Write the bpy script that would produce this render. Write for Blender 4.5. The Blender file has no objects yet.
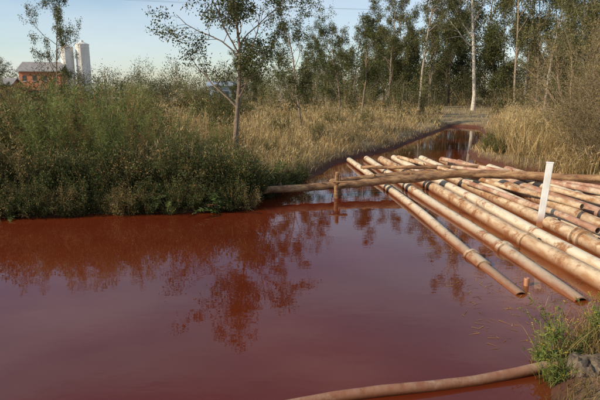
import bpy, math, numpy as np, bmesh
from mathutils import Vector
rng = np.random.default_rng(7)
scene = bpy.context.scene
scene.view_settings.view_transform = 'Standard'
scene.view_settings.look = 'None'
scene.view_settings.exposure = 0
scene.view_settings.gamma = 1

# ---------------------------------------------------------------- helpers
class Geo:
    def __init__(s): s.V=[]; s.F=[]; s.C=[]; s.M=[]; s.n=0
    def add(s, V, F, C, m=0):
        V=np.asarray(V,float).reshape(-1,3); F=np.asarray(F,int).reshape(-1,3)
        C=np.asarray(C,float)
        if C.ndim==1: C=np.tile(C,(len(V),1))
        s.V.append(V); s.F.append(F+s.n); s.C.append(C); s.M.append(np.full(len(F),m)); s.n+=len(V)
    def mesh(s, name, mats, smooth=False):
        V=np.concatenate(s.V); F=np.concatenate(s.F); C=np.clip(np.concatenate(s.C),0,1); M=np.concatenate(s.M)
        me=bpy.data.meshes.new(name)
        me.vertices.add(len(V)); me.vertices.foreach_set('co',V.astype(np.float32).ravel())
        me.loops.add(len(F)*3); me.loops.foreach_set('vertex_index',F.astype(np.int32).ravel())
        me.polygons.add(len(F)); me.polygons.foreach_set('loop_start',np.arange(0,len(F)*3,3,dtype=np.int32))
        try: me.polygons.foreach_set('loop_total',np.full(len(F),3,dtype=np.int32))
        except Exception: pass
        me.polygons.foreach_set('material_index',M.astype(np.int32))
        me.update(calc_edges=True)
        a=me.color_attributes.new('Col','FLOAT_COLOR','POINT')
        a.data.foreach_set('color',np.concatenate([C,np.ones((len(C),1))],1).astype(np.float32).ravel())
        for m in mats: me.materials.append(m)
        me.polygons.foreach_set('use_smooth',np.full(len(F),smooth))
        me.validate(); 
        return me
def obj(name, me, loc=(0,0,0), rz=0, sc=1, parent=None):
    o=bpy.data.objects.new(name,me); scene.collection.objects.link(o)
    o.location=loc; o.rotation_euler=(0,0,rz)
    o.scale=(sc,sc,sc) if np.isscalar(sc) else sc
    if parent: o.parent=parent
    return o
def nrm(a): return a/np.maximum(np.linalg.norm(a,axis=-1,keepdims=True),1e-9)

def tube(G, pts, rad, sides, col, m=0):
    pts=np.asarray(pts,float); n=len(pts); rad=np.asarray(rad,float)
    T=nrm(np.gradient(pts,axis=0))
    ref=np.array([0,0,1.]) if abs(T[0][2])<.9 else np.array([1.,0,0])
    A=nrm(np.cross(T,ref)); B=np.cross(T,A)
    an=np.arange(sides)*2*np.pi/sides
    V=pts[:,None,:]+rad[:,None,None]*(np.cos(an)[None,:,None]*A[:,None,:]+np.sin(an)[None,:,None]*B[:,None,:])
    i=np.arange(n-1)[:,None]*sides; j=np.arange(sides)[None,:]; k=(j+1)%sides
    a=i+j; b=i+k; c=a+sides; d=b+sides
    F=np.stack([np.stack([a,b,d],-1),np.stack([a,d,c],-1)],2).reshape(-1,3)
    G.add(V.reshape(-1,3),F,col,m)

def leaves(G, P, D, L, W, col, m=0, r=rng):
    n=len(P); D=nrm(D); L=np.broadcast_to(L,(n,)); W=np.broadcast_to(W,(n,))
    S=nrm(np.cross(D,r.normal(size=(n,3))))
    N=np.cross(D,S)
    V=np.stack([P, P+D*(L*.45)[:,None]+S*(W*.5)[:,None]+N*(W*.12)[:,None], P+D*L[:,None], P+D*(L*.45)[:,None]-S*(W*.5)[:,None]+N*(W*.12)[:,None]],1)
    b=np.arange(n)[:,None]*4
    F=np.concatenate([b+np.array([[0,1,2]]),b+np.array([[0,2,3]])])
    C=np.repeat(np.broadcast_to(col,(n,3)),4,0)
    G.add(V.reshape(-1,3),F,C,m)

def blades(G, P, H, W, lean, droop, col, m=0, tipcol=None, r=rng):
    n=len(P); az=r.uniform(0,2*np.pi,n)
    ld=np.stack([np.cos(az),np.sin(az),np.zeros(n)],1)*lean[:,None]
    fa=r.uniform(0,2*np.pi,n); S=np.stack([np.cos(fa),np.sin(fa),np.zeros(n)],1)
    ts=[0,.4,.75,1.0]; ws=[.8,1,.7,0]
    rows=[]
    for t,w in zip(ts,ws):
        c=P+ld*(t**1.8)*H[:,None]
        c=c+np.stack([np.zeros(n),np.zeros(n),H*t-droop*H*t**3],1)
        if w>0: rows+= [c-S*(W*w*.5)[:,None], c+S*(W*w*.5)[:,None]]
        else: rows+=[c]
    V=np.stack(rows,1); b=np.arange(n)[:,None]*7
    F=np.concatenate([b+np.array([q]) for q in ([0,1,3],[0,3,2],[2,3,5],[2,5,4],[4,5,6])])
    C=np.broadcast_to(col,(n,3))
    if tipcol is None: tipcol=C
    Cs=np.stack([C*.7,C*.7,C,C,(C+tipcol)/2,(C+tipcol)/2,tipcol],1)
    G.add(V.reshape(-1,3),F,Cs.reshape(-1,3),m)

def snoise(x,y,s,seed=0):
    x=x/s; y=y/s; v=0
    r=np.random.default_rng(seed)
    for k in range(6):
        a=r.uniform(0,6.28); f=r.uniform(.6,2.2); ph=r.uniform(0,6.28)
        v=v+np.sin((x*np.cos(a)+y*np.sin(a))*f*2+ph+1.3*np.sin((x*np.sin(a)-y*np.cos(a))*f+ph*2))
    return v/6

# ---------------------------------------------------------------- materials
def newmat(name):
    m=bpy.data.materials.new(name); m.use_nodes=True; nt=m.node_tree; nt.nodes.clear()
    return m,nt,nt.nodes,nt.links
def foliage_mat(name, rough=.6, trans=.3, nscale=3., spec=.2):
    m,nt,N,L=newmat(name)
    out=N.new('ShaderNodeOutputMaterial'); at=N.new('ShaderNodeAttribute'); at.attribute_name='Col'
    geo=N.new('ShaderNodeNewGeometry'); no=N.new('ShaderNodeTexNoise'); no.inputs['Scale'].default_value=nscale
    L.new(geo.outputs['Position'],no.inputs['Vector'])
    mr=N.new('ShaderNodeMapRange'); mr.inputs[1].default_value=.3; mr.inputs[2].default_value=.7; mr.inputs[3].default_value=.7; mr.inputs[4].default_value=1.3
    L.new(no.outputs[0],mr.inputs[0])
    vm=N.new('ShaderNodeVectorMath'); vm.operation='SCALE'; L.new(at.outputs['Color'],vm.inputs[0]); L.new(mr.outputs[0],vm.inputs['Scale'])
    p=N.new('ShaderNodeBsdfPrincipled'); p.inputs['Roughness'].default_value=rough; p.inputs['Specular IOR Level'].default_value=spec
    L.new(vm.outputs[0],p.inputs['Base Color'])
    if trans>0:
        t=N.new('ShaderNodeBsdfTranslucent'); L.new(vm.outputs[0],t.inputs['Color'])
        mx=N.new('ShaderNodeMixShader'); mx.inputs[0].default_value=trans
        L.new(p.outputs[0],mx.inputs[1]); L.new(t.outputs[0],mx.inputs[2]); L.new(mx.outputs[0],out.inputs[0])
    else: L.new(p.outputs[0],out.inputs[0])
    return m
M_leaf=foliage_mat('foliage'); M_grass=foliage_mat('dry_grass',.7,.3,1.2,.1); M_bark=foliage_mat('bark',.85,0,9.,.1)

def noisy_mat(name, c1, c2, scale=5, rough=.7, stretch=(1,1,1), bump=.2, c3=None, low=None, detail=6, ramp=(.4,.6), lowz=(0.0,.12), c3r=(.5,.68), bd=.02):
    m,nt,N,L=newmat(name)
    out=N.new('ShaderNodeOutputMaterial'); p=N.new('ShaderNodeBsdfPrincipled'); L.new(p.outputs[0],out.inputs[0])
    geo=N.new('ShaderNodeNewGeometry'); mp=N.new('ShaderNodeMapping'); mp.inputs['Scale'].default_value=stretch
    L.new(geo.outputs['Position'],mp.inputs['Vector'])
    no=N.new('ShaderNodeTexNoise'); no.inputs['Scale'].default_value=scale; no.inputs['Detail'].default_value=detail; no.inputs['Roughness'].default_value=.65
    L.new(mp.outputs[0],no.inputs['Vector'])
    cr=N.new('ShaderNodeValToRGB'); cr.color_ramp.elements[0].position=ramp[0]; cr.color_ramp.elements[1].position=ramp[1]
    cr.color_ramp.elements[0].color=(*c1,1); cr.color_ramp.elements[1].color=(*c2,1)
    L.new(no.outputs[0],cr.inputs[0]); col=cr.outputs[0]
    if c3:
        n2=N.new('ShaderNodeTexNoise'); n2.inputs['Scale'].default_value=scale*.35; n2.inputs['Detail'].default_value=8; n2.inputs['Roughness'].default_value=.75
        L.new(geo.outputs['Position'],n2.inputs['Vector'])
        r2=N.new('ShaderNodeMapRange'); r2.inputs[1].default_value=c3r[0]; r2.inputs[2].default_value=c3r[1]; L.new(n2.outputs[0],r2.inputs[0])
        mx=N.new('ShaderNodeMixRGB'); mx.inputs[2].default_value=(*c3,1); L.new(r2.outputs[0],mx.inputs[0]); L.new(col,mx.inputs[1]); col=mx.outputs[0]
    if low:
        sx=N.new('ShaderNodeSeparateXYZ'); L.new(geo.outputs['Position'],sx.inputs[0])
        ad=N.new('ShaderNodeMath'); ad.operation='MULTIPLY_ADD'; ad.inputs[1].default_value=-.12; L.new(no.outputs[0],ad.inputs[0]); L.new(sx.outputs[2],ad.inputs[2])
        r3=N.new('ShaderNodeMapRange'); r3.inputs[1].default_value=lowz[0]-.06; r3.inputs[2].default_value=lowz[1]-.06; r3.inputs[3].default_value=1; r3.inputs[4].default_value=0
        L.new(ad.outputs[0],r3.inputs[0])
        mx=N.new('ShaderNodeMixRGB'); mx.inputs[2].default_value=(*low,1); L.new(r3.outputs[0],mx.inputs[0]); L.new(col,mx.inputs[1]); col=mx.outputs[0]
    L.new(col,p.inputs['Base Color']); p.inputs['Roughness'].default_value=rough
    bp=N.new('ShaderNodeBump'); bp.inputs['Strength'].default_value=bump; bp.inputs['Distance'].default_value=bd
    L.new(no.outputs[0],bp.inputs['Height']); L.new(bp.outputs[0],p.inputs['Normal'])
    return m
RUST=(.18,.06,.02)
M_pipe=noisy_mat('weathered_pipe',(.46,.31,.17),(.62,.54,.40),6,.6,(1,.3,1),.3,(.30,.14,.055),RUST,ramp=(.30,.5),c3r=(.53,.62),lowz=(.02,.15))
M_pipe3=noisy_mat('stained_pipe',(.34,.18,.08),(.56,.44,.29),7,.65,(1,.3,1),.35,(.26,.11,.04),RUST,ramp=(.35,.58),c3r=(.50,.60),lowz=(.02,.17))
M_pipe2=noisy_mat('rusty_pipe_paint',(.24,.09,.045),(.46,.29,.20),6,.65,(1,.3,1),.35,(.50,.40,.28),RUST,ramp=(.35,.65),c3r=(.5,.62),lowz=(.02,.15))
M_wood=noisy_mat('weathered_wood',(.14,.065,.03),(.42,.25,.12),9,.8,(.25,1,1),.6,(.30,.14,.06))
M_wood2=noisy_mat('grey_wood',(.05,.035,.022),(.17,.13,.09),14,.85,(1,1,.3),.8)
M_white=noisy_mat('white_paint',(.66,.64,.60),(.8,.79,.76),6,.5,(1,1,.5),.05,None,(.35,.15,.07),lowz=(.1,.35))

def water_mat():
    m,nt,N,L=newmat('red_water')
    out=N.new('ShaderNodeOutputMaterial'); p=N.new('ShaderNodeBsdfPrincipled'); L.new(p.outputs[0],out.inputs[0])
    geo=N.new('ShaderNodeNewGeometry')
    n1=N.new('ShaderNodeTexNoise'); n1.inputs['Scale'].default_value=.3; n1.inputs['Detail'].default_value=6; L.new(geo.outputs['Position'],n1.inputs['Vector'])
    cr=N.new('ShaderNodeValToRGB'); cr.color_ramp.elements[0].color=(.084,.0125,.0045,1); cr.color_ramp.elements[1].color=(.118,.0195,.0065,1)
    cr.color_ramp.elements[0].position=.35; cr.color_ramp.elements[1].position=.65
    L.new(n1.outputs[0],cr.inputs[0])
    at=N.new('ShaderNodeAttribute'); at.attribute_name='Col'
    n3=N.new('ShaderNodeTexNoise'); n3.inputs['Scale'].default_value=1.3; n3.inputs['Detail'].default_value=7; L.new(geo.outputs['Position'],n3.inputs['Vector'])
    mr=N.new('ShaderNodeMapRange'); mr.inputs[1].default_value=.3; mr.inputs[2].default_value=.65; L.new(n3.outputs[0],mr.inputs[0])
    sx=N.new('ShaderNodeSeparateXYZ'); L.new(at.outputs['Vector'],sx.inputs[0])
    mu=N.new('ShaderNodeMath'); mu.operation='MULTIPLY'; L.new(mr.outputs[0],mu.inputs[0]); L.new(sx.outputs[0],mu.inputs[1])
    mx=N.new('ShaderNodeMixRGB'); mx.inputs[2].default_value=(.27,.085,.02,1); L.new(mu.outputs[0],mx.inputs[0]); L.new(cr.outputs[0],mx.inputs[1])
    L.new(mx.outputs[0],p.inputs['Base Color'])
    p.inputs['Roughness'].default_value=.02; p.inputs['IOR'].default_value=1.45
    n2=N.new('ShaderNodeTexNoise'); n2.inputs['Scale'].default_value=3.0; n2.inputs['Detail'].default_value=2
    mp=N.new('ShaderNodeMapping'); mp.inputs['Scale'].default_value=(1,1.6,1); L.new(geo.outputs['Position'],mp.inputs['Vector']); L.new(mp.outputs[0],n2.inputs['Vector'])
    bp=N.new('ShaderNodeBump'); bp.inputs['Strength'].default_value=.06; bp.inputs['Distance'].default_value=.02
    L.new(n2.outputs[0],bp.inputs['Height']); L.new(bp.outputs[0],p.inputs['Normal'])
    return m
M_water=water_mat()

# ---------------------------------------------------------------- terrain
POLY=np.array([(-45,3.4),(-5,3.7),(1.5,3.8),(2.4,4.4),(2.85,5.2),(3.4,5.9),(4.3,6.4),(6.5,6.6),(9,7.4),(10,9),(10.3,12),(9.8,15.2),(9.0,17.5),(7.9,20),(7.6,22.5),(8.3,25.5),(10.0,29),(11.8,33),(13.2,38),(14.2,42),
 (12.6,43.5),(10.8,39.6),(7.6,32.8),(4.6,26.3),(2.8,23.6),(1.7,21.8),(.7,18.6),(-.3,16.2),(-.9,14.6),(-1.4,13.1),(-2.6,12.7),(-4.9,12.4),(-7.2,12.1),(-14,11.6),(-45,10.5)])
def sdist(x,y):
    x=np.asarray(x,float); y=np.asarray(y,float)
    d=np.full(x.shape,1e9); ins=np.zeros(x.shape,bool); n=len(POLY)
    for i in range(n):
        a=POLY[i]; b=POLY[(i+1)%n]; e=b-a
        t=np.clip(((x-a[0])*e[0]+(y-a[1])*e[1])/(e@e),0,1)
        d=np.minimum(d,np.hypot(x-a[0]-t*e[0],y-a[1]-t*e[1]))
        c=((a[1]>y)!=(b[1]>y))&(x<(b[0]-a[0])*(y-a[1])/((b[1]-a[1]) if b[1]!=a[1] else 1e-9)+a[0])
        ins^=c
    s=np.where(ins,-d,d)
    return s+.12*snoise(x,y,.9,3)+.05*snoise(x,y,.3,4)
def height(x,y,s=None):
    if s is None: s=sdist(x,y)
    sp=np.maximum(s,0)
    lift=.34*(1-np.exp(-sp/.4))+.30*(1-np.exp(-sp/6))
    lift=lift+np.clip(sp/5,0,1)*.12*snoise(x,y,5,5)+np.clip(sp/2,0,1)*.03*snoise(x,y,.8,6)+np.clip(sp*3,0,1)*.025*snoise(x,y,.25,8)
    lift=lift+np.clip((3.2-y)/3,0,1)*.9*np.clip(sp,0,1)
    return np.where(s>0,lift,np.maximum(s*.5,-1.2))
def axis(lo,hi,f0,f1,step,k=1.13):
    c=list(np.arange(f0,f1,step)); v=f1; st=step
    while v<hi: c.append(v); st*=k; v+=st
    c.append(hi); v=f0; st=step; l=[]
    while True:
        st*=k; v-=st
        if v<lo: break
        l.append(v)
    l.append(lo); return np.array(l[::-1]+c)
xs=axis(-1500,1500,-16,16,.13); ys=axis(-300,2500,2.5,45,.15)
X,Y=np.meshgrid(xs,ys); Z=height(X,Y)
nx,ny=len(xs),len(ys)
ii=(np.arange(ny-1)[:,None]*nx+np.arange(nx-1)[None,:]).ravel()
F=np.concatenate([np.stack([ii,ii+1,ii+nx+1],1),np.stack([ii,ii+nx+1,ii+nx],1)])
G=Geo(); G.add(np.stack([X,Y,Z],-1).reshape(-1,3),F,np.array([.2,.15,.1]))
M_ground=noisy_mat('soil',(.16,.11,.055),(.38,.29,.16),4,.95,(1,1,1),.8,(.15,.14,.055),(.085,.028,.013),ramp=(.35,.65),lowz=(.12,.34),bd=.05,detail=9)
obj('ground',G.mesh('ground',[M_ground],True))
wx=np.arange(-60,17,.5); wy=np.arange(2,45,.5); X,Y=np.meshgrid(wx,wy)
sed=np.clip((X-2.0-.1*(Y-7))/1.5,0,1)*np.clip((26-Y)/6,0,1)*np.clip((Y-5.0)/2,0,1); sed=np.maximum(sed,np.clip(1-np.abs(sdist(X,Y))/.5,0,1)*.4)
nx,ny=len(wx),len(wy); ii=(np.arange(ny-1)[:,None]*nx+np.arange(nx-1)[None,:]).ravel()
F=np.concatenate([np.stack([ii,ii+1,ii+nx+1],1),np.stack([ii,ii+nx+1,ii+nx],1)])
G=Geo(); G.add(np.stack([X,Y,0*X],-1).reshape(-1,3),F,np.repeat(sed.reshape(-1,1),3,1)*.8)
obj('water',G.mesh('water',[M_water],True))

# ---------------------------------------------------------------- pipes
def pipe(name,p0,p1,r,mat,collars=(),bend=(0,0),wall=.85,sides=28):
    p0=np.array(p0,float); p1=np.array(p1,float); Ln=np.linalg.norm(p1-p0)
    prof=[(.5,r*wall),(0.0,r*wall),(0.0,r)]
    ev=[]
    for c,w,k in collars: ev.append((c*Ln,w,k))
    ev.sort(); s=0
    for c,w,k in ev:
        while s+.5<c-w: s+=.5; prof.append((s,r))
        prof+=[(c-w,r),(c-w,r*k),(c-w*.8,r*k*1.01),(c+w*.8,r*k*1.01),(c+w,r*k),(c+w,r)]; s=c+w
    while s+.5<Ln: s+=.5; prof.append((s,r))
    prof+=[(Ln,r),(Ln,r*wall),(Ln-.5,r*wall)]
    prof=np.array(prof); T=(p1-p0)/Ln; A=nrm(np.cross(T,[0,0,1.])); B=np.cross(A,T)
    t=prof[:,0]/Ln; ph=p0[0]*3
    wob=.03*np.sin(t*9+ph); wob2=.014*np.sin(t*13+ph)
    ctr=p0+T*prof[:,0:1]+A*(bend[0]*4*t*(1-t)+wob)[:,None]+B*(bend[1]*4*t*(1-t)+wob2)[:,None]
    an=np.arange(sides)*2*np.pi/sides
    rr=prof[:,1][:,None]*(1+.02*np.sin(prof[:,0]*3.1)[:,None])
    V=ctr[:,None,:]+rr[:,:,None]*(np.cos(an)[None,:,None]*A+np.sin(an)[None,:,None]*B)
    n=len(prof); i=np.arange(n-1)[:,None]*sides; j=np.arange(sides)[None,:]; k=(j+1)%sides
    a=i+j;b=i+k;c=a+sides;d=b+sides
    F=np.stack([np.stack([a,d,b],-1),np.stack([a,c,d],-1)],2).reshape(-1,3)
    G=Geo(); G.add(V.reshape(-1,3),F,np.array([.5,.4,.2]))
    me=G.mesh(name,[mat],True); me.set_sharp_from_angle(angle=math.radians(40))
    return obj(name,me)
pipe('rusty_pipe',(3.32,7.3,-.05),(2.08,21.9,.09),.11,M_pipe,[(.105,.25,1.3),(.125,.04,1.5)],(.05,.04))
pipe('rusty_pipe',(4.08,7.05,-.05),(2.85,22.3,.08),.125,M_pipe,[(.16,.06,1.35)],(-.03,.04))
pipe('rusty_pipe',(4.75,6.3,.07),(3.45,21.8,.09),.155,M_pipe3,[(.23,.05,1.22)],(.06,0))
pipe('rusty_pipe',(5.18,6.75,.08),(4.1,22.5,.09),.14,M_pipe,[(.66,.08,1.15)],(-.03,0))
pipe('rusty_pipe',(5.75,6.7,.09),(4.75,21.3,.1),.145,M_pipe3,[(.215,.05,1.4),(.23,.03,1.4)],(.05,0))
pipe('rusty_pipe',(6.30,7.0,.08),(5.2,22.2,.1),.13,M_pipe,[],(.0,0))
pipe('rusty_pipe',(6.80,7.4,.09),(5.95,21.5,.1),.15,M_pipe3,[(.45,.08,1.15)],(.06,0))
pipe('rusty_pipe',(7.5,8.0,.10),(6.45,21.0,.1),.135,M_pipe2,[],(-.04,0))
pipe('rusty_pipe',(8.1,8.6,.10),(7.1,19.4,.12),.15,M_pipe,[(.5,.06,1.2)],(.03,0))
pipe('rusty_pipe',(8.75,9.,.10),(7.6,18.9,.12),.13,M_pipe2,[],(0,0))
pipe('rusty_pipe',(9.3,9.6,.12),(8.4,17.4,.12),.13,M_pipe,[],(0,0))
pipe('rusty_pipe',(5.9,9.9,.29),(4.9,15.4,.31),.07,M_pipe2,[],(.05,0))
pipe('rusty_pipe',(6.6,11.9,.30),(4.0,21.0,.31),.07,M_pipe3,[],(.05,0))
pipe('rusty_pipe',(8.9,11.6,.32),(5.6,20.4,.31),.085,M_pipe2,[],(-.05,0))
pipe('rusty_pipe',(7.9,10.4,.31),(6.9,14.6,.31),.08,M_pipe3,[],(-.02,0))
pipe('rusty_pipe',(9.6,12.8,.30),(5.2,18.4,.33),.06,M_pipe2,[],(.03,0))
pipe('rusty_pipe',(-1.6,4.12,.0),(3.1,5.25,.05),.058,M_pipe2,[],(0,0))
pipe('pipe_stub',(3.56,7.65,-.4),(3.54,7.67,.12),.04,M_white,[],(0,0),.7)

# ---------------------------------------------------------------- logs, posts
def log(name,pts,rad,mat,knots=4,sides=16,seed=1):
    r=np.random.default_rng(seed); pts=np.array(pts,float)
    t=np.linspace(0,1,len(pts)); tt=np.linspace(0,1,30)
    P=np.stack([np.interp(tt,t,pts[:,k]) for k in range(3)],1)
    for _ in range(3): P[1:-1]=(P[:-2]+P[1:-1]*2+P[2:])/4
    P[1:-1]+=r.normal(0,.010,(28,3))
    R=np.interp(tt,np.linspace(0,1,len(rad)),rad)*(1+.05*r.normal(size=30))
    P=np.concatenate([P[:1],P,P[-1:]]); R=np.concatenate([[0.005],R,[0.005]])
    P[0]-= (P[2]-P[1])*.02; P[-1]+=(P[-2]-P[-3])*.02
    G=Geo(); tube(G,P,R,sides,np.array([.3,.2,.1]))
    for _ in range(knots):
        i=r.integers(4,26); d=nrm(r.normal(size=3)+np.array([0,0,.8]))
        tube(G,[P[i]+d*R[i]*.6,P[i]+d*(R[i]+.03),P[i]+d*(R[i]+.09)],[.03,.022,.01],7,np.array([.3,.2,.1]))
    me=G.mesh(name,[mat],True); me.set_sharp_from_angle(angle=math.radians(50)); return obj(name,me)
log('wooden_log',[(-1.2,14.0,.28),(1.0,14.7,.29),(3.0,15.3,.37),(5.2,16.0,.44)],[.10,.11,.12,.105],M_wood,5,seed=2)
log('wooden_log',[(.9,14.98,.38),(3.2,15.78,.47),(6.0,15.7,.47),(8.0,15.2,.44),(10.6,14.7,.46)],[.07,.10,.13,.125,.115],M_wood,6,seed=3)
log('wooden_log',[(2.2,18.6,.26),(4.0,18.1,.33),(6.4,18.3,.34)],[.06,.07,.05],M_wood,3,seed=5)
def post():
    G=Geo(); c=np.array([.2,.15,.1])
    tube(G,[(1.02,14.40,-.6),(1.03,14.40,-.1),(1.02,14.40,.3),(1.04,14.39,.66),(1.045,14.39,.74),(1.045,14.39,.745)],[.07,.068,.062,.056,.05,.004],9,c)
    tube(G,[(1.16,14.86,-.6),(1.15,14.86,.2),(1.13,14.86,.56),(1.13,14.86,.565)],[.05,.05,.045,.004],9,c)
    tube(G,[(.82,14.38,.49),(1.05,14.31,.47),(1.34,14.30,.48)],[.028,.03,.02],7,c)
    for z in (.42,.45,.48):
        a=np.linspace(0,2*np.pi,14); tube(G,np.stack([1.03+.08*np.cos(a),14.40+.08*np.sin(a),z+0*a],1),[.012]*14,5,c)
    me=G.mesh('wooden_post',[M_wood],False); return obj('wooden_post',me)
post()
def box(bm,cx,cy,cz,sx,sy,sz,bev=0):
    r=bmesh.ops.create_cube(bm,size=1); vs=r['verts']
    for v in vs: v.co=Vector((cx+v.co.x*sx,cy+v.co.y*sy,cz+v.co.z*sz))
    if bev:
        es=list({e for v in vs for e in v.link_edges}); bmesh.ops.bevel(bm,geom=es,offset=bev,segments=2,affect='EDGES')
def bmobj(name,bm,mat,parent=None,loc=(0,0,0),rot=(0,0,0)):
    me=bpy.data.meshes.new(name); bm.to_mesh(me); bm.free(); me.materials.append(mat)
    o=bpy.data.objects.new(name,me); scene.collection.objects.link(o); o.location=loc; o.rotation_euler=rot
    if parent: o.parent=parent
    return o
bm=bmesh.new(); box(bm,0,0,.45,.14,.05,2.0,.008); box(bm,.0,.045,.35,.05,.035,1.3,.004); box(bm,0,0,1.455,.155,.062,.03,.006)
bmobj('white_marker_post',bm,M_white,loc=(5.33,11.2,0),rot=(0,math.radians(3.5),math.radians(-12)))

def stump():
    r=np.random.default_rng(4); G=Geo(); sides=36; an=np.arange(sides)*2*np.pi/sides
    lob=1+.08*np.sin(an*3+1)+.05*np.sin(an*7)+.03*np.sin(an*13); V=[]
    prof=[(-.3,.30),(-.05,.26),(.05,.225),(.12,.205),(.19,.19),(.27,.185),(.31,.175),(.325,.16),(.315,.11),(.32,.05),(.31,.005)]
    for z,q in prof: V.append(np.stack([q*lob*np.cos(an),q*lob*np.sin(an),z+(.012*r.normal(size=sides)+.025*np.cos(an*2))*(z>.25)],1)+r.normal(0,.003,(sides,3)))
    V=np.concatenate(V); n=len(prof); i=np.arange(n-1)[:,None]*sides; j=np.arange(sides)[None,:]; k=(j+1)%sides
    a=i+j;b=i+k;c=a+sides;d=b+sides
    G.add(V,np.stack([np.stack([a,b,d],-1),np.stack([a,d,c],-1)],2).reshape(-1,3),np.array([.2,.2,.2]))
    me=G.mesh('tree_stump',[M_wood2],True); me.set_sharp_from_angle(angle=math.radians(45)); return obj('tree_stump',me,(2.95,4.85,-.02))
stump()

# ---------------------------------------------------------------- grass
STRAW=np.array([.50,.33,.135]); PALE=np.array([.64,.49,.26]); OLIVE=np.array([.17,.165,.05]); GREEN=np.array([.09,.13,.03]); BROWN=np.array([.21,.12,.055])
def mixc(a,b,t): return a*(1-t)[:,None]+b*t[:,None]
def in_channel_view(x,y): return (y>43)&(y<75)&(np.abs(x-.315*y)<.045*y)
def meadow():
    G=Geo(); n=220000
    y=np.exp(rng.uniform(np.log(11),np.log(110),n)); x=rng.uniform(-.8,.8,n)*y
    s=sdist(x,y); dens=.55+.7*snoise(x,y,2.2,11)
    sand=in_channel_view(x,y)
    k=(s>.1)&(rng.uniform(size=n)<np.clip(dens+.2,.1,1))&(~sand|(rng.uniform(size=n)<.15))&(x<9+.8*(y-14)+80*(y>24))
    x,y,s=x[k],y[k],s[k]; n=len(x)
    z=height(x,y,s)
    g=np.clip(.36+1.0*snoise(x,y,6,12)+.5*snoise(x,y,1.2,13)-(x+2)*.05*(y<40),0,1)
    tall=np.clip(.45+.7*snoise(x,y,2.5,14),0,1)
    H=(.22+.5*tall)*rng.uniform(.5,1.35,n)*np.clip(.4+s,.4,1)
    c=mixc(STRAW,PALE,rng.uniform(0,1,n)); gg=mixc(OLIVE,GREEN,rng.uniform(0,1,n))
    col=np.where((rng.uniform(size=n)<g*.75)[:,None],gg,c); br=rng.uniform(size=n)<.15; col[br]=BROWN
    col=col*rng.uniform(.6,1.2,n)[:,None]
    W=.008*np.clip(y/13,1,6)*rng.uniform(.5,1.5,n)
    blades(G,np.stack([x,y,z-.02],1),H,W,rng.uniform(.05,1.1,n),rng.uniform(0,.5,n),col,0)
    return obj('meadow_grass',G.mesh('meadow_grass',[M_grass]))
meadow()
def reeds(name,n,region,hm,colmix=.5,seed=1,wk=1,plume=.12,thr=.35):
    r=np.random.default_rng(seed); G=Geo()
    x=r.uniform(region[0],region[1],n*4); y=r.uniform(region[2],region[3],n*4); s=sdist(x,y)
    k=(s>.05)&region[4](x,y,s)&(r.uniform(size=n*4)<np.clip(thr+1.3*snoise(x,y,.9,seed+20),.02,1)); x,y,s=x[k][:n],y[k][:n],s[k][:n]; n=len(x)
    z=height(x,y,s); H=hm*r.uniform(.35,1.2,n)*(.8+.45*snoise(x,y,1.6,seed+40))
    col=mixc(PALE*.95,STRAW,r.uniform(0,1,n)); gk=r.uniform(size=n)<colmix; col[gk]=mixc(OLIVE,BROWN,r.uniform(0,1,gk.sum()))
    col*=r.uniform(.55,1.2,n)[:,None]
    P=np.stack([x,y,z-.02],1)
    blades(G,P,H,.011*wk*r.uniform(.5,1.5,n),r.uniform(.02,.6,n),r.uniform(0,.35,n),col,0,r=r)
    m=r.uniform(size=n)<plume; q=P[m].copy(); q[:,2]+=H[m]*.9; kk=4
    q=np.repeat(q,kk,0)+r.normal(0,.04,(m.sum()*kk,3)); D=r.normal(0,.45,(len(q),3))+np.array([.25,0,.8])
    leaves(G,q,D,r.uniform(.08,.2,len(q)),.018*wk,PALE*r.uniform(.7,1.1,len(q))[:,None],0,r=r)
    return obj(name,G.mesh(name,[M_grass]))
reeds('reeds',7000,(-3,6.5,15,29,lambda x,y,s:(s>.35)&(s<2.2)&(x<y*.55-6.5)),.85,.25,1)
reeds('reeds',18000,(7,21,18,42,lambda x,y,s:(s<6.5)&(x>7.9+np.maximum(y-21,0)*.40)),1.8,.28,2)
reeds('reeds',6000,(-16,-.8,12.6,16.5,lambda x,y,s:(s>.8)&(s<4.0)&(x<y)),1.45,.4,3)
reeds('reeds',5000,(8.5,16,14,19,lambda x,y,s:(s<4)),1.0,.5,4)
reeds('reeds',7000,(-6,5,19,32,lambda x,y,s:(s>1.5)&(s<9)),1.1,.35,5)
reeds('reeds',8000,(-22,-5,15,30,lambda x,y,s:(s>2)),2.2,.4,6,1.3)
reeds('reeds',6000,(-12,9,30,48,lambda x,y,s:(s>1.)),1.1,.45,8,1.6)

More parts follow.
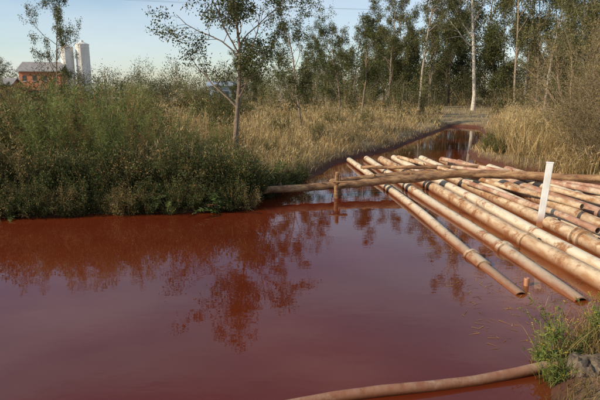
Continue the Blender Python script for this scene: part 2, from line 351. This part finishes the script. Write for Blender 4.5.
# ---------------------------------------------------------------- shrubs
def leafy_bush(seed,h=2.0,w=1.2,nst=58,nl=100,c1=(.05,.07,.02),c2=(.14,.16,.05),ll=.10,lw=.034,dead=.1,bare=.15):
    r=np.random.default_rng(seed); G=Geo(); c1=np.array(c1);c2=np.array(c2)
    for i in range(nst):
        a=r.uniform(0,6.28); rad=w*np.sqrt(r.uniform(0,1)); tip=np.array([rad*np.cos(a),rad*np.sin(a),h*r.uniform(.3,1.1)*(1-.45*(rad/w)**2)])
        b=np.array([.3*rad*np.cos(a),.3*rad*np.sin(a),-.1]); t=np.linspace(0,1,6)[:,None]
        P=b+(tip-b)*t; P[:,2]=b[2]+(tip[2]-b[2])*t[:,0]**.8; P[1:-1]+=r.normal(0,.04,(4,3))
        isb=r.uniform()<bare
        tube(G,P,np.linspace(.014,.004,6),3,(STRAW*.7 if isb else BROWN*.7),1)
        m=nl//5 if isb else nl; tt=r.uniform(.2,1.03,m); q=np.stack([np.interp(tt,t[:,0],P[:,k]) for k in range(3)],1)+r.normal(0,.09,(m,3))
        D=r.normal(0,.6,(m,3))+(tip-b)*.35/h+np.array([np.cos(a)*.3,np.sin(a)*.3,.15])
        col=mixc(c1,c2,np.clip(r.uniform(0,1,m)*.6+.5*tt-.2+r.normal()*.15,0,1))*r.uniform(.7,1.25)
        dk=r.uniform(size=m)<dead; col[dk]=STRAW*.6
        leaves(G,q,D,ll*r.uniform(.6,1.4,m),lw*r.uniform(.7,1.3,m),col,0,r)
    return G.mesh('bush_mesh',[M_leaf,M_bark])
def fennel(seed,h=2.3,w=.8,nst=30,nl=210):
    r=np.random.default_rng(seed); G=Geo(); c1=np.array([.085,.12,.03]); c2=np.array([.25,.28,.085])
    for i in range(nst):
        a=r.uniform(0,6.28); rad=w*np.sqrt(r.uniform(0,1)); H=h*r.uniform(.5,1.05)
        t=np.linspace(0,1,6); P=np.stack([rad*np.cos(a)*(.4+.8*t**1.5),rad*np.sin(a)*(.4+.8*t**1.5),H*t-.05],1)
        dry=r.uniform()<.18
        tube(G,P,np.linspace(.011,.003,6),3,BROWN,1); m=nl; tt=r.uniform(.12,1,m)**.8
        q=np.stack([np.interp(tt,t,P[:,k]) for k in range(3)],1); sp=.2*(1.1-tt)+.03
        d=nrm(r.normal(size=(m,3))); d[:,2]=np.abs(d[:,2])*.6+.25; q=q+d*sp[:,None]*r.uniform(0,1,m)[:,None]
        cc=mixc(c1,c2,np.clip(tt*.6+r.uniform(-.1,.4,m),0,1)) if not dry else mixc(BROWN,STRAW*.8,r.uniform(0,1,m))
        leaves(G,q,d+r.normal(0,.2,(m,3)),r.uniform(.07,.16,m),.012,cc*r.uniform(.8,1.15),0,r)
    return G.mesh('fennel_mesh',[M_leaf,M_bark])
def fern(seed,h=1.0,nf=24,c=(.06,.09,.025)):
    r=np.random.default_rng(seed); G=Geo(); c=np.array(c)
    for i in range(nf):
        a=r.uniform(0,6.28); L=h*r.uniform(.5,1.5); e=r.uniform(.4,1.35); t=np.linspace(0,1,8)
        out=L*np.cos(e)*t; up=L*(np.sin(e)*t-.45*t**2.2)
        ox,oy=r.normal(0,.18,2)
        P=np.stack([ox+out*np.cos(a),oy+out*np.sin(a),up],1); tube(G,P,np.linspace(.008,.003,8),3,OLIVE,1)
        m=44; tt=np.repeat(np.linspace(.15,1,m//2),2); q=np.stack([np.interp(tt,t,P[:,k]) for k in range(3)],1)
        side=np.tile([1,-1],m//2)[:,None]*np.array([-np.sin(a),np.cos(a),0]); D=side+np.array([np.cos(a)*.5,np.sin(a)*.5,-.15])+r.normal(0,.3,(m,3))
        dead=r.uniform()<.25; col=(BROWN*.9 if dead else c*(1+r.uniform(-.4,.6)))*r.uniform(.7,1.2,m)[:,None]
        leaves(G,q,D,.14*h*np.sin(np.pi*(tt*.85+.12)),.035*h,col,0,r)
    return G.mesh('fern_mesh',[M_leaf,M_bark])
BUSH=[leafy_bush(1),leafy_bush(2,c1=(.065,.08,.022),c2=(.21,.20,.07)),leafy_bush(3,c1=(.035,.05,.015),c2=(.09,.11,.032)),leafy_bush(4,dead=.35,c1=(.08,.08,.025),c2=(.22,.19,.08),bare=.35)]
FEN=[fennel(5),fennel(6)]
FERN=[fern(7),fern(8,c=(.08,.105,.033)),fern(9,c=(.05,.075,.02))]
def place(name,me,x,y,sc=1,dz=0):
    z=float(height(np.array([x]),np.array([y]))[0])
    s=(sc*rng.uniform(.9,1.1),sc*rng.uniform(.9,1.1),sc)
    return obj(name,me,(x,y,max(z,0)+dz),rng.uniform(0,6.28),s)
for x in np.arange(-14,-1.1,.30):
    yb=np.interp(x,[-14,-7.2,-4.9,-2.6,-1.4,-.9],[11.6,12.1,12.4,12.7,13.1,14.6])
    xx=x+rng.uniform(-.15,.15); u=rng.uniform()
    place('bush',BUSH[[2,2,0,2,3][rng.integers(5)]],xx,yb+rng.uniform(.0,.3),rng.uniform(.26,.48),-.06)
    if u<.6: place('fern',FERN[rng.integers(3)],xx,yb+rng.uniform(-.05,.4),rng.uniform(.5,1.05),-.02)
    if rng.uniform()<.6: place('bush',BUSH[[2,0,3,2][rng.integers(4)]],xx+.2,yb+.8,rng.uniform(.42,.72))
for x,y in [(-.85,14.6),(-.6,15.4),(-1.15,14.0),(-.25,16.2),(-1.5,13.3),(.1,17.2)]:
    place('bush',BUSH[2],x-.05,y,rng.uniform(.28,.42),-.04)
for x,y in [(-.75,14.9),(-.4,15.6),(-.9,15.6),(-.1,16.6),(-1.3,15.2),(-1.6,14.4)]:
    place('fern',FERN[rng.integers(3)],x-.15,y,rng.uniform(.6,1.0))
for x,y,s,k in [(-1.5,13.9,.58,2),(-1.2,14.7,.46,2),(-2.5,13.7,.68,0),(-3.3,13.7,.72,2),(-4.2,13.6,.7,3),(-5.0,13.4,.66,2),(-6.0,13.3,.72,0),(-7.0,13.1,.75,3),(-8.0,13.0,.8,2),(-9.2,12.9,.85,1),(-10.5,12.8,.95,3),
    (-2.1,15.4,.6,0),(-3.2,15.6,.7,1),(-4.6,16.2,.85,3),(-8.2,15.4,1.15,1),(-9.4,15.6,1.25,0),(-10.8,15.2,1.3,3),(-12.2,15.,1.3,3),(-7.2,17.5,1.25,0),(-9,19,1.45,1),(-11.2,19.5,1.45,3),(-13.5,19,1.5,3),
    (-6.5,21,1.3,1),(-4.9,20.5,.7,3),(-8.3,23,1.4,0),(-3.0,24,.5,1),(-1.,29,.6,0),(2,33,.7,1),(-4.5,30,.9,0),(4.5,36,.6,0),(-9,29,1.2,1),(-15,22,1.7,0),(-17,26,1.8,1),(-12,26,1.6,0),(-2.6,17.6,.4,0),(-1.2,20.2,.4,1),(1.0,27,.5,0),(-7,44,1.3,0),(-9,46,1.5,1),(-5,43,1.1,1)]:
    place('bush',BUSH[k],x,y,s)
for x,y,s in [(-5.3,14.4,.92),(-4.5,14.7,.85),(-6.2,14.8,1.0),(-7.2,14.6,1.0),(-5.7,16.2,1.15),(-6.8,16.3,1.2),(-3.7,14.8,.6),(-9.9,14.3,.9),(-4.2,17.8,.8),(-6.0,18.6,1.2),(-7.9,16.2,1.2),(-3.0,19.5,.6)]:
    place('dog_fennel',FEN[rng.integers(2)],x,y,s)
for x,y,s,k in [(11.5,21,1.1,3),(12.8,22.5,1.4,1),(13.5,19.5,1.4,3),(15,24,1.6,3),(11,17.6,.7,3),(12.2,17.5,1.1,1),(8.4,22.9,.38,0),(8.9,24.0,.5,1),(9.3,23.4,.45,0),(8.4,21.9,.35,2),(13,27,.8,1),(15.5,31,1.0,0),(12.4,31,.5,1)]:
    place('bush',BUSH[k],x,y,s)

# ---------------------------------------------------------------- trees
def grow(G,r,p,d,L,rad,lvl,P,bark):
    n=[9,6,4,3][lvl]; pts=[p]; dirs=[d]
    for i in range(n):
        d=nrm(d+r.normal(0,P['wob'][lvl],3)+np.array([0,0,P['up'][lvl]])); p=p+d*L/n; pts.append(p); dirs.append(d)
    pts=np.array(pts); rr=np.linspace(rad,rad*P['taper'][lvl],n+1)
    if lvl==0: rr[0]*=1.3
    tube(G,pts,rr,[9,5,4,3][lvl],bark*r.uniform(.85,1.15),1)
    if lvl<P['max']:
        for i in range(P['n'][lvl]):
            t=P['start'][lvl]+(1-P['start'][lvl])*((i+r.uniform(.2,.8))/P['n'][lvl])
            f=t*n; j=min(int(f),n-1); q=pts[j]+(pts[j+1]-pts[j])*(f-j)
            dd=dirs[j]; side=nrm(np.cross(dd,r.normal(size=3))); an=P['ang'][lvl]*r.uniform(.7,1.3)
            cd=nrm(dd*np.cos(an)+side*np.sin(an)); cl=L*P['ratio'][lvl]*r.uniform(.5,1.3)*(1.15-P['fall']*t)
            grow(G,r,q,cd,cl,np.interp(t,[0,1],[rad,rad*P['taper'][lvl]])*.55,lvl+1,P,bark)
    if lvl>=P['leaf'] and r.uniform()>P.get('skip',0):
        m=int(P['nl']*r.uniform(.4,1.4)); tt=r.uniform(.35,1.08,m); q=np.stack([np.interp(tt,np.linspace(0,1,n+1),pts[:,k]) for k in range(3)],1)+r.normal(0,P['spread'],(m,3))
        D=r.normal(0,.6,(m,3))+np.array([0,0,P['droop']])
        col=mixc(P['c1'],P['c2'],r.uniform(0,1,m))*r.uniform(.65,1.3)
        leaves(G,q,D,P['ll']*r.uniform(.6,1.4,m),P['lw']*r.uniform(.7,1.3,m),col,0,r)
def tree(seed,H,rad,P,bark,lean=(0,0)):
    r=np.random.default_rng(seed); G=Geo()
    grow(G,r,np.array([0,0,-.2]),nrm(np.array([lean[0],lean[1],1.])),H,rad,0,P,np.array(bark))
    return G.mesh('tree_mesh',[M_leaf,M_bark])
EUC=dict(max=2,leaf=1,n=[16,6],start=[.36,.3],ang=[.8,.7],ratio=[.27,.42],wob=[.04,.13,.2],up=[.04,.07,.0],taper=[.25,.3,.4],fall=.6,nl=58,spread=.24,droop=-.5,skip=.12,c1=np.array([.065,.072,.028]),c2=np.array([.19,.175,.065]),ll=.24,lw=.08)
EUC2=dict(EUC); EUC2.update(n=[17,6],start=[.2,.3],c1=np.array([.06,.07,.025]),c2=np.array([.18,.17,.06]),nl=60)
FULL=dict(EUC); FULL.update(n=[20,8],start=[.12,.25],ratio=[.36,.42],c1=np.array([.045,.055,.02]),c2=np.array([.14,.14,.048]),nl=80,spread=.36,skip=.05,fall=.75)
EU=[tree(11,15,.15,EUC,(.30,.25,.2)),tree(12,16,.13,EUC,(.24,.19,.14),(.05,0)),tree(13,13,.12,EUC2,(.22,.17,.13),(-.05,.0)),tree(14,17,.19,EUC,(.46,.41,.34)),tree(15,14,.11,EUC2,(.18,.14,.10)),tree(16,12,.1,EUC2,(.24,.20,.15),(.08,0)),
    tree(17,11,.16,FULL,(.16,.12,.09)),tree(18,9,.13,FULL,(.18,.14,.10),(.06,.02))]
OPEN=dict(max=3,leaf=2,n=[13,7,4],start=[.26,.25,.3],ang=[.85,.75,.7],ratio=[.50,.5,.45],wob=[.09,.16,.2,.25],up=[.03,.07,.03,0],taper=[.3,.3,.35,.4],fall=.4,nl=30,spread=.12,droop=-.1,c1=np.array([.045,.055,.018]),c2=np.array([.13,.135,.042]),ll=.12,lw=.05,skip=.08)
t1=tree(21,6.5,.11,OPEN,(.18,.135,.10)); obj('open_crowned_tree',t1,(-2.75,22.5,.5),0.6,1.05)
P2=dict(OPEN); P2.update(ratio=[.36,.5,.45],n=[13,6,4])
t2=tree(22,6.6,.08,P2,(.2,.15,.11),(.08,0)); obj('open_crowned_tree',t2,(.0,29,.5),1.0,.86)
t3=tree(23,7.5,.08,P2,(.2,.15,.11)); obj('open_crowned_tree',t3,(3.0,40,.6),2.0,.90)
obj('open_crowned_tree',t2,(5.4,46,.6),3.4,1.15)
obj('open_crowned_tree',t3,(-27.6,60,.6),3.9,(1.2,1.2,1.65))
obj('open_crowned_tree',t2,(-4.3,36,.6),4.4,.65)
obj('open_crowned_tree',t1,(-44,78,.6),2.4,(1.1,1.1,.9))
for x,y,k,s in [(20.3,62,3,1.25),(13.5,60,0,.95),(11.0,66,1,.85),(17,70,2,1.05),(23.5,58,1,1.05),(27.2,61,4,1.1),(28,66,0,1.2),(31,58,5,1.2),(35,66,3,1.15),(26.5,76,2,1.35),(15.5,80,5,1.15),(37,60,1,1.1),(41,70,2,1.3),
    (32,50,4,.95),(31.5,78,0,1.3),(20.5,84,1,1.2),(7.5,74,2,.8),(3.5,70,5,.7),(45,68,1,1.2),(22.5,44,5,.72),(29,46,2,.85),(24,52,0,.85),(36,52,4,1.1),
    (11.5,84,4,1.0),(24,90,5,1.4),(34,88,2,1.4),(40,84,4,1.4),(18,95,2,1.3),(29,98,4,1.5),(47,92,2,1.5),(8,92,5,1.05),(2,88,4,.8),(-3,80,5,.62),(54,86,4,1.4),
    (12.0,72,6,.85),(17.5,88,7,1.2),(22.5,80,6,1.15),(25.5,70,7,1.1),(30.5,72,6,1.1),(34,60,7,1.0),(38.5,72,6,1.25),(28,92,6,1.4),(8.5,66,7,.62),(4.5,78,6,.62),(0.5,74,7,.58),(-7,86,7,.6),(26.5,54,7,.72),(30.5,52,7,.8),(14.5,92,6,1.1)]:
    obj('eucalyptus_tree' if k<6 else 'broadleaf_tree',EU[k],(x,y,.4),rng.uniform(0,6.28),s*rng.uniform(.92,1.05))
BARE=dict(max=3,leaf=3,n=[7,6,5],start=[.1,.15,.2],ang=[.5,.5,.55],ratio=[.6,.55,.5],wob=[.1,.15,.2,.25],up=[.05,.05,.03,0],taper=[.4,.4,.4,.4],fall=.35,nl=7,spread=.06,droop=.1,c1=np.array([.13,.11,.045]),c2=np.array([.30,.23,.11]),ll=.07,lw=.02)
def bare(seed):
    r=np.random.default_rng(seed); G=Geo()
    for i in range(7):
        a=r.uniform(0,6.28); grow(G,r,np.array([.3*np.cos(a),.3*np.sin(a),-.1]),nrm(np.array([.4*np.cos(a),.4*np.sin(a),1])),r.uniform(1.8,3.2),.022,0,BARE,np.array([.30,.22,.14]))
    return G.mesh('bare_shrub_mesh',[M_leaf,M_bark])
BS=[bare(31),bare(32)]
for x,y,s,k in [(10.3,18.3,1.0,0),(11.4,19.2,1.2,1),(12.4,20.6,1.35,0),(11.1,17.0,.85,1),(12.6,18,1.2,0),(14,22,1.5,1),(11.6,22.5,1.0,0),(10.2,17.2,.6,0)]:
    place('bare_shrub',BS[k],x,y,s)

def thicket(name,specs,leaf,npc,seed,c1,c2):
    r=np.random.default_rng(seed); G=Geo()
    for (x,y,z,w,h) in specs:
        nc=max(8,int(npc*.03)); cl=r.normal(size=(nc,3)); cl=nrm(cl)*r.uniform(.05,1.0,(nc,1))**.5
        base=np.array([x,y,z+h*.45]); cc=base+cl*np.array([w,w,h*.5]); tint=r.uniform(.6,1.3)
        for c in cc:
            m=npc//nc; q=c+r.normal(0,1,(m,3))*np.array([w,w,h*.5])*.16; q[:,2]=np.maximum(q[:,2],z*.5)
            col=mixc(np.array(c1),np.array(c2),r.uniform(0,1,m))*tint*r.uniform(.6,1.35)
            leaves(G,q,r.normal(size=(m,3))+np.array([0,0,.4]),leaf*r.uniform(.6,1.4,m),leaf*.35,col,0,r)
            tube(G,[(x,y,0),(x*.5+c[0]*.5+r.normal()*.1,y,c[2]*.55),c],[.008*h,.005*h,.002*h],3,PALE*.5,1)
    return obj(name,G.mesh(name,[M_leaf,M_bark]))
sp=[]
for x in np.arange(-75,66,2.2):
    y=rng.uniform(84,100); h=rng.uniform(3.8,7.2); 
    if -66<x<-41: h*=.5
    elif -41<=x<-33: h=6.6
    sp.append((x+rng.uniform(-.8,.8),y,.6,rng.uniform(1.8,3.2),h))
thicket('shrub_thicket',sp,.28,1000,51,(.055,.065,.025),(.17,.165,.065))
sp=[]
for x in np.arange(-9,30,1.5):
    y=rng.uniform(50,62)
    if abs(x-.315*y)<.06*y: continue
    sp.append((x,y,.4,rng.uniform(.8,1.7),rng.uniform(1.8,4.6)))
for x in np.arange(-30,-7,1.5):
    sp.append((x,rng.uniform(36,50),.3,rng.uniform(.9,1.6),rng.uniform(1.6,3.0)))
for x in np.arange(14,34,1.6):
    sp.append((x,rng.uniform(74,82),.4,rng.uniform(1.4,2.2),rng.uniform(3.5,6.5)))
thicket('shrub_thicket',sp,.18,850,52,(.06,.07,.026),(.20,.185,.07))
sp=[]
for x in np.arange(-200,200,5):
    y=rng.uniform(160,200); h=rng.uniform(7,15); 
    if -100<x<-62: h*=.8
    sp.append((x,y,.5,rng.uniform(4,6.5),h))
for x in np.arange(6,80,3.5):
    sp.append((x,rng.uniform(104,120),.5,rng.uniform(2.0,3.5),rng.uniform(8,14)))
thicket('distant_treeline',sp,.6,900,53,(.065,.08,.045),(.16,.165,.085))

# ---------------------------------------------------------------- near corner plants
G=Geo(); r=np.random.default_rng(61)
def tuft(cx,cy,n,sp,h,c1,c2,w=.007,lean=.9,z0=None):
    x=cx+r.normal(0,sp,n); y=cy+r.normal(0,sp,n); z=np.maximum(height(x,y),-.05)-.02
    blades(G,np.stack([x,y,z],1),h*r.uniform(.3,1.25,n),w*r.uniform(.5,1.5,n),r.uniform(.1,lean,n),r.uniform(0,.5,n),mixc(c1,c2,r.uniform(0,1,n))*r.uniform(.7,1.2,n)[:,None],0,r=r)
tuft(2.85,5.35,200,.10,.42,GREEN*1.3,STRAW); tuft(3.3,5.55,320,.16,.38,OLIVE,STRAW); tuft(3.7,5.9,300,.2,.35,STRAW,BROWN); tuft(3.25,5.0,260,.14,.3,OLIVE,BROWN)
tuft(4.4,6.3,900,.4,.2,STRAW,BROWN); tuft(2.66,4.95,150,.07,.3,GREEN*1.3,OLIVE); tuft(3.1,4.6,300,.25,.16,STRAW,BROWN); tuft(2.6,4.4,200,.15,.14,OLIVE,BROWN); tuft(3.6,5.3,400,.25,.25,STRAW,BROWN)
tuft(5.5,6.4,600,.5,.25,STRAW,BROWN); tuft(3.6,6.25,450,.22,.12,STRAW*.8,BROWN,.006,1.6)
obj('bank_grass',G.mesh('bank_grass',[M_grass]))
G=Geo()
for k in range(26):
    yy=rng.uniform(8.5,20); xx=rng.uniform(4.2,9.3)-(yy-12)*.06; tuft(xx,yy,int(rng.uniform(15,50)),.07,rng.uniform(.2,.45),STRAW,BROWN if k%3 else OLIVE,.007,1.2)
obj('marsh_grass',G.mesh('marsh_grass',[M_grass]))
obj('fern',FERN[1],(3.1,5.35,.08),1.,.36); obj('fern',FERN[0],(2.8,5.25,.03),2.,.3); obj('fern',FERN[1],(3.5,5.5,.2),3.,.34)
def weed(seed):
    r=np.random.default_rng(seed); G=Geo()
    for i in range(16):
        a=r.uniform(0,6.28); L=r.uniform(.3,.62); t=np.linspace(0,1,7); sp=r.uniform(.1,.85)
        P=np.stack([L*sp*np.cos(a)*t**1.3,L*sp*np.sin(a)*t**1.3,L*t*(1-.15*t)],1); tube(G,P,np.linspace(.005,.002,7),4,OLIVE,1)
        m=22; tt=r.uniform(.12,1,m); q=np.stack([np.interp(tt,t,P[:,k]) for k in range(3)],1)
        leaves(G,q,r.normal(0,.7,(m,3))+np.array([0,0,.3]),r.uniform(.04,.10,m),r.uniform(.010,.018,m),mixc(np.array([.09,.13,.03]),np.array([.22,.25,.06]),r.uniform(0,1,m)),0,r)
        if r.uniform()<.6:
            for k in range(2):
                c=P[-1]+r.normal(0,.015,3); aa=np.arange(8)*np.pi/4; D=np.stack([np.cos(aa),np.sin(aa),.5+0*aa],1); leaves(G,np.tile(c,(8,1)),D,.013,.008,np.array([.6,.40,.05]),0,r)
    return G.mesh('weed_mesh',[M_leaf,M_bark])
W1=weed(71); W2=weed(72)
obj('flowering_weed',W1,(2.66,5.22,.0),0.,.95); obj('flowering_weed',W2,(2.98,5.6,.05),1.,1.05); obj('flowering_weed',W1,(3.4,5.5,.2),2.,.9); obj('flowering_weed',W2,(2.62,4.85,.02),3.,.7); obj('flowering_weed',W2,(3.75,6.05,.1),4.,.9)
G=Geo(); n=4200; x=rng.uniform(2.2,9,n); y=rng.uniform(5.6,20,n); k=(sdist(x,y)<-.05)&(rng.uniform(size=n)<np.clip(.25+snoise(x,y,.7,77)+.8*np.clip(-.2-sdist(x,y)+1.2,0,1)*(y<8),.03,1))
q=np.stack([x,y,np.full(n,.006)],1)[k]; a=rng.uniform(0,6.28,len(q)); D=np.stack([np.cos(a),np.sin(a),0*a],1)
L_=rng.uniform(.03,.2,len(q)); S_=np.stack([-np.sin(a),np.cos(a),0*a],1)*.006
V=np.stack([q-S_,q+S_,q+D*L_[:,None]],1); G.add(V.reshape(-1,3),np.arange(len(q)*3).reshape(-1,3),np.repeat(STRAW*np.array([1,.8,.6])*rng.uniform(.4,1.1,len(q))[:,None],3,0))
obj('floating_debris',G.mesh('floating_debris',[M_grass]))

# ---------------------------------------------------------------- buildings
M_brick=noisy_mat('orange_brick',(.42,.15,.075),(.52,.21,.11),3,.85,(1,1,4),.1)
M_roof=noisy_mat('roof_sheet',(.22,.20,.19),(.30,.28,.26),2,.6,(1,1,1),.05)
M_glass=noisy_mat('dark_window',(.02,.025,.03),(.05,.06,.07),1,.1,(1,1,1),0)
M_silo=noisy_mat('silo_paint',(.62,.60,.55),(.74,.72,.68),1,.5,(1,1,.3),.02)
M_blue=noisy_mat('pale_blue_sheet',(.24,.31,.38),(.32,.38,.44),2,.5,(1,1,1),0)
def house(name,x,y,w,d,h,rh,rot,nw,storeys,wallm,roofm,base=.6):
    e=bpy.data.objects.new(name,None); scene.collection.objects.link(e); e.location=(x,y,base); e.rotation_euler=(0,0,rot)
    bm=bmesh.new(); box(bm,0,0,h/2,w,d,h)
    for sx in (-1,1):
        v=[bm.verts.new((sx*w/2,-d/2,h+.001)),bm.verts.new((sx*w/2,d/2,h+.001)),bm.verts.new((sx*w/2,0,h+rh))]; bm.faces.new(v)
    bmobj('walls',bm,wallm,e)
    bm=bmesh.new(); o=.5
    for sy in (-1,1):
        vs=[(-w/2-o,sy*(d/2+o),h-rh*o/(d/2)+.05),(w/2+o,sy*(d/2+o),h-rh*o/(d/2)+.05),(w/2+o,0,h+rh+.05),(-w/2-o,0,h+rh+.05)]
        lo=[bm.verts.new(p) for p in vs]; hi=[bm.verts.new((p[0],p[1],p[2]+.18)) for p in vs]
        bm.faces.new(lo); bm.faces.new(hi)
        for i in range(4): bm.faces.new((lo[i],lo[(i+1)%4],hi[(i+1)%4],hi[i]))
    bmobj('roof',bm,roofm,e)
    bm=bmesh.new(); sh=h/storeys
    for k in range(storeys):
        for i in range(nw):
            cx=-w/2+(i+.5)*w/nw
            if k==0 and i==nw//2: continue
            box(bm,cx,-d/2-.01,k*sh+sh*.5,w/nw*.35,.1,sh*.36)
    bmobj('windows',bm,M_glass,e)
    bm=bmesh.new()
    for k in range(storeys):
        for i in range(nw):
            if k==0 and i==nw//2: continue
            cx=-w/2+(i+.5)*w/nw; box(bm,cx,-d/2-.06,k*sh+sh*.29,w/nw*.42,.2,.1)
    bmobj('window_sills',bm,M_silo,e)
    bm=bmesh.new(); box(bm,-w/2+(nw//2+.5)*w/nw,-d/2-.02,1.1,1.3,.12,2.2); bmobj('door',bm,M_glass,e)
    return e
house('brick_house',-58.0,122,8.6,8,6.2,1.9,.12,4,2,M_brick,M_roof,.8)
house('brick_house',-63.5,114,5,5,3.4,1.2,.1,3,1,M_brick,M_roof,.6)
house('blue_shed',-11.2,80,4.2,3,3.0,.4,.0,3,1,M_blue,M_blue,.6)
def silo(x,y,r,h):
    G=Geo(); c=np.array([.7,.7,.7])
    prof=[(0,r),(1.5,r)]
    for k in np.arange(1.5,h-.3,2.0): prof+=[(k,r),(k,r*1.03),(k+.15,r*1.03),(k+.15,r)]
    prof+=[(h,r),(h,r*1.05),(h+.15,r*1.05),(h+.2,r),(h+r*.45,r*.25),(h+r*.45+.3,r*.25),(h+r*.45+.35,.01)]
    sides=32; an=np.arange(sides)*2*np.pi/sides
    V=np.concatenate([np.stack([q*np.cos(an),q*np.sin(an),zz+0*an],1) for zz,q in prof]); n=len(prof)
    i=np.arange(n-1)[:,None]*sides; j=np.arange(sides)[None,:]; k=(j+1)%sides; a=i+j;b=i+k;cc=a+sides;d=b+sides
    G.add(V,np.stack([np.stack([a,b,d],-1),np.stack([a,d,cc],-1)],2).reshape(-1,3),c)
    for sx in (-.25,.25): tube(G,[(sx,-r-.2,0),(sx,-r-.2,h+.5)],[.05,.05],5,c)
    for zz in np.arange(.4,h,.5): tube(G,[(-.25,-r-.2,zz),(.25,-r-.2,zz)],[.035,.035],4,c)
    me=G.mesh('storage_silo',[M_silo],True); me.set_sharp_from_angle(angle=math.radians(35)); obj('storage_silo',me,(x,y,.8))
silo(-53.2,123,1.4,11.4); silo(-50.0,124,1.5,12.2)
def pole(x,y,h):
    G=Geo(); tube(G,[(0,0,-.3),(0,0,h),(0,0,h+.01)],[.16,.11,.01],10,np.array([.2,.15,.1]))
    tube(G,[(-1,0,h-.5),(1,0,h-.5)],[.06,.06],6,np.array([.2,.15,.1]))
    for s in (-.9,0,.9): tube(G,[(s,0,h-.45),(s,0,h-.2),(s,0,h-.19)],[.05,.06,.01],8,np.array([.3,.3,.3]))
    obj('utility_pole',G.mesh('utility_pole',[M_bark]),(x,y,.5))
pole(-48,46,12.5); pole(62,70,13.5)
G=Geo()
for s,dz in ((-.9,0),(.9,0)):
    t=np.linspace(0,1,40); P=np.stack([-48+s+110*t,46+24*t,12.8+t-2.0*4*t*(1-t)],1); tube(G,P,[.007]*40,4,np.array([.2,.2,.2]))
obj('power_line',G.mesh('power_line',[M_bark]))

# ---------------------------------------------------------------- light
sd=Vector((-.88,-.38,0)).normalized(); el=math.radians(28)
sd=Vector((sd.x*math.cos(el),sd.y*math.cos(el),math.sin(el)))
sl=bpy.data.lights.new('sun','SUN'); sl.energy=5.0; sl.angle=math.radians(.5); sl.color=(1,.86,.66)
so=bpy.data.objects.new('sun',sl); scene.collection.objects.link(so); so.rotation_euler=(-sd).to_track_quat('-Z','Y').to_euler()
w=bpy.data.worlds.new('World'); scene.world=w; w.use_nodes=True; nt=w.node_tree; N=nt.nodes; L=nt.links; N.clear()
out=N.new('ShaderNodeOutputWorld'); bg=N.new('ShaderNodeBackground'); sky=N.new('ShaderNodeTexSky'); sky.sky_type='NISHITA'; sky.sun_disc=False
sky.sun_elevation=el; sky.sun_rotation=math.atan2(sd.x,sd.y); sky.dust_density=.6; sky.air_density=1.0; sky.ozone_density=2.0
bg.inputs[1].default_value=.15
tc=N.new('ShaderNodeTexCoord'); mp=N.new('ShaderNodeMapping'); mp.inputs['Scale'].default_value=(1,1,5); no=N.new('ShaderNodeTexNoise'); no.inputs['Scale'].default_value=2.2; no.inputs['Detail'].default_value=6
L.new(tc.outputs['Generated'],mp.inputs[0]); L.new(mp.outputs[0],no.inputs['Vector'])
mr=N.new('ShaderNodeMapRange'); mr.inputs[1].default_value=.36; mr.inputs[2].default_value=.72; mr.inputs[3].default_value=0.05; mr.inputs[4].default_value=.55; L.new(no.outputs[0],mr.inputs[0])
mx=N.new('ShaderNodeMixRGB'); mx.inputs[2].default_value=(5.6,5.9,6.3,1); L.new(mr.outputs[0],mx.inputs[0]); L.new(sky.outputs[0],mx.inputs[1]); L.new(mx.outputs[0],bg.inputs[0]); L.new(bg.outputs[0],out.inputs[0])

# ---------------------------------------------------------------- camera
cd=bpy.data.cameras.new('camera'); cd.sensor_width=36; cd.lens=31.2; cd.clip_end=5000; cd.clip_start=.05
co=bpy.data.objects.new('camera',cd); scene.collection.objects.link(co); co.location=(0,0,3); co.rotation_euler=(math.radians(78),0,0)
scene.camera=co
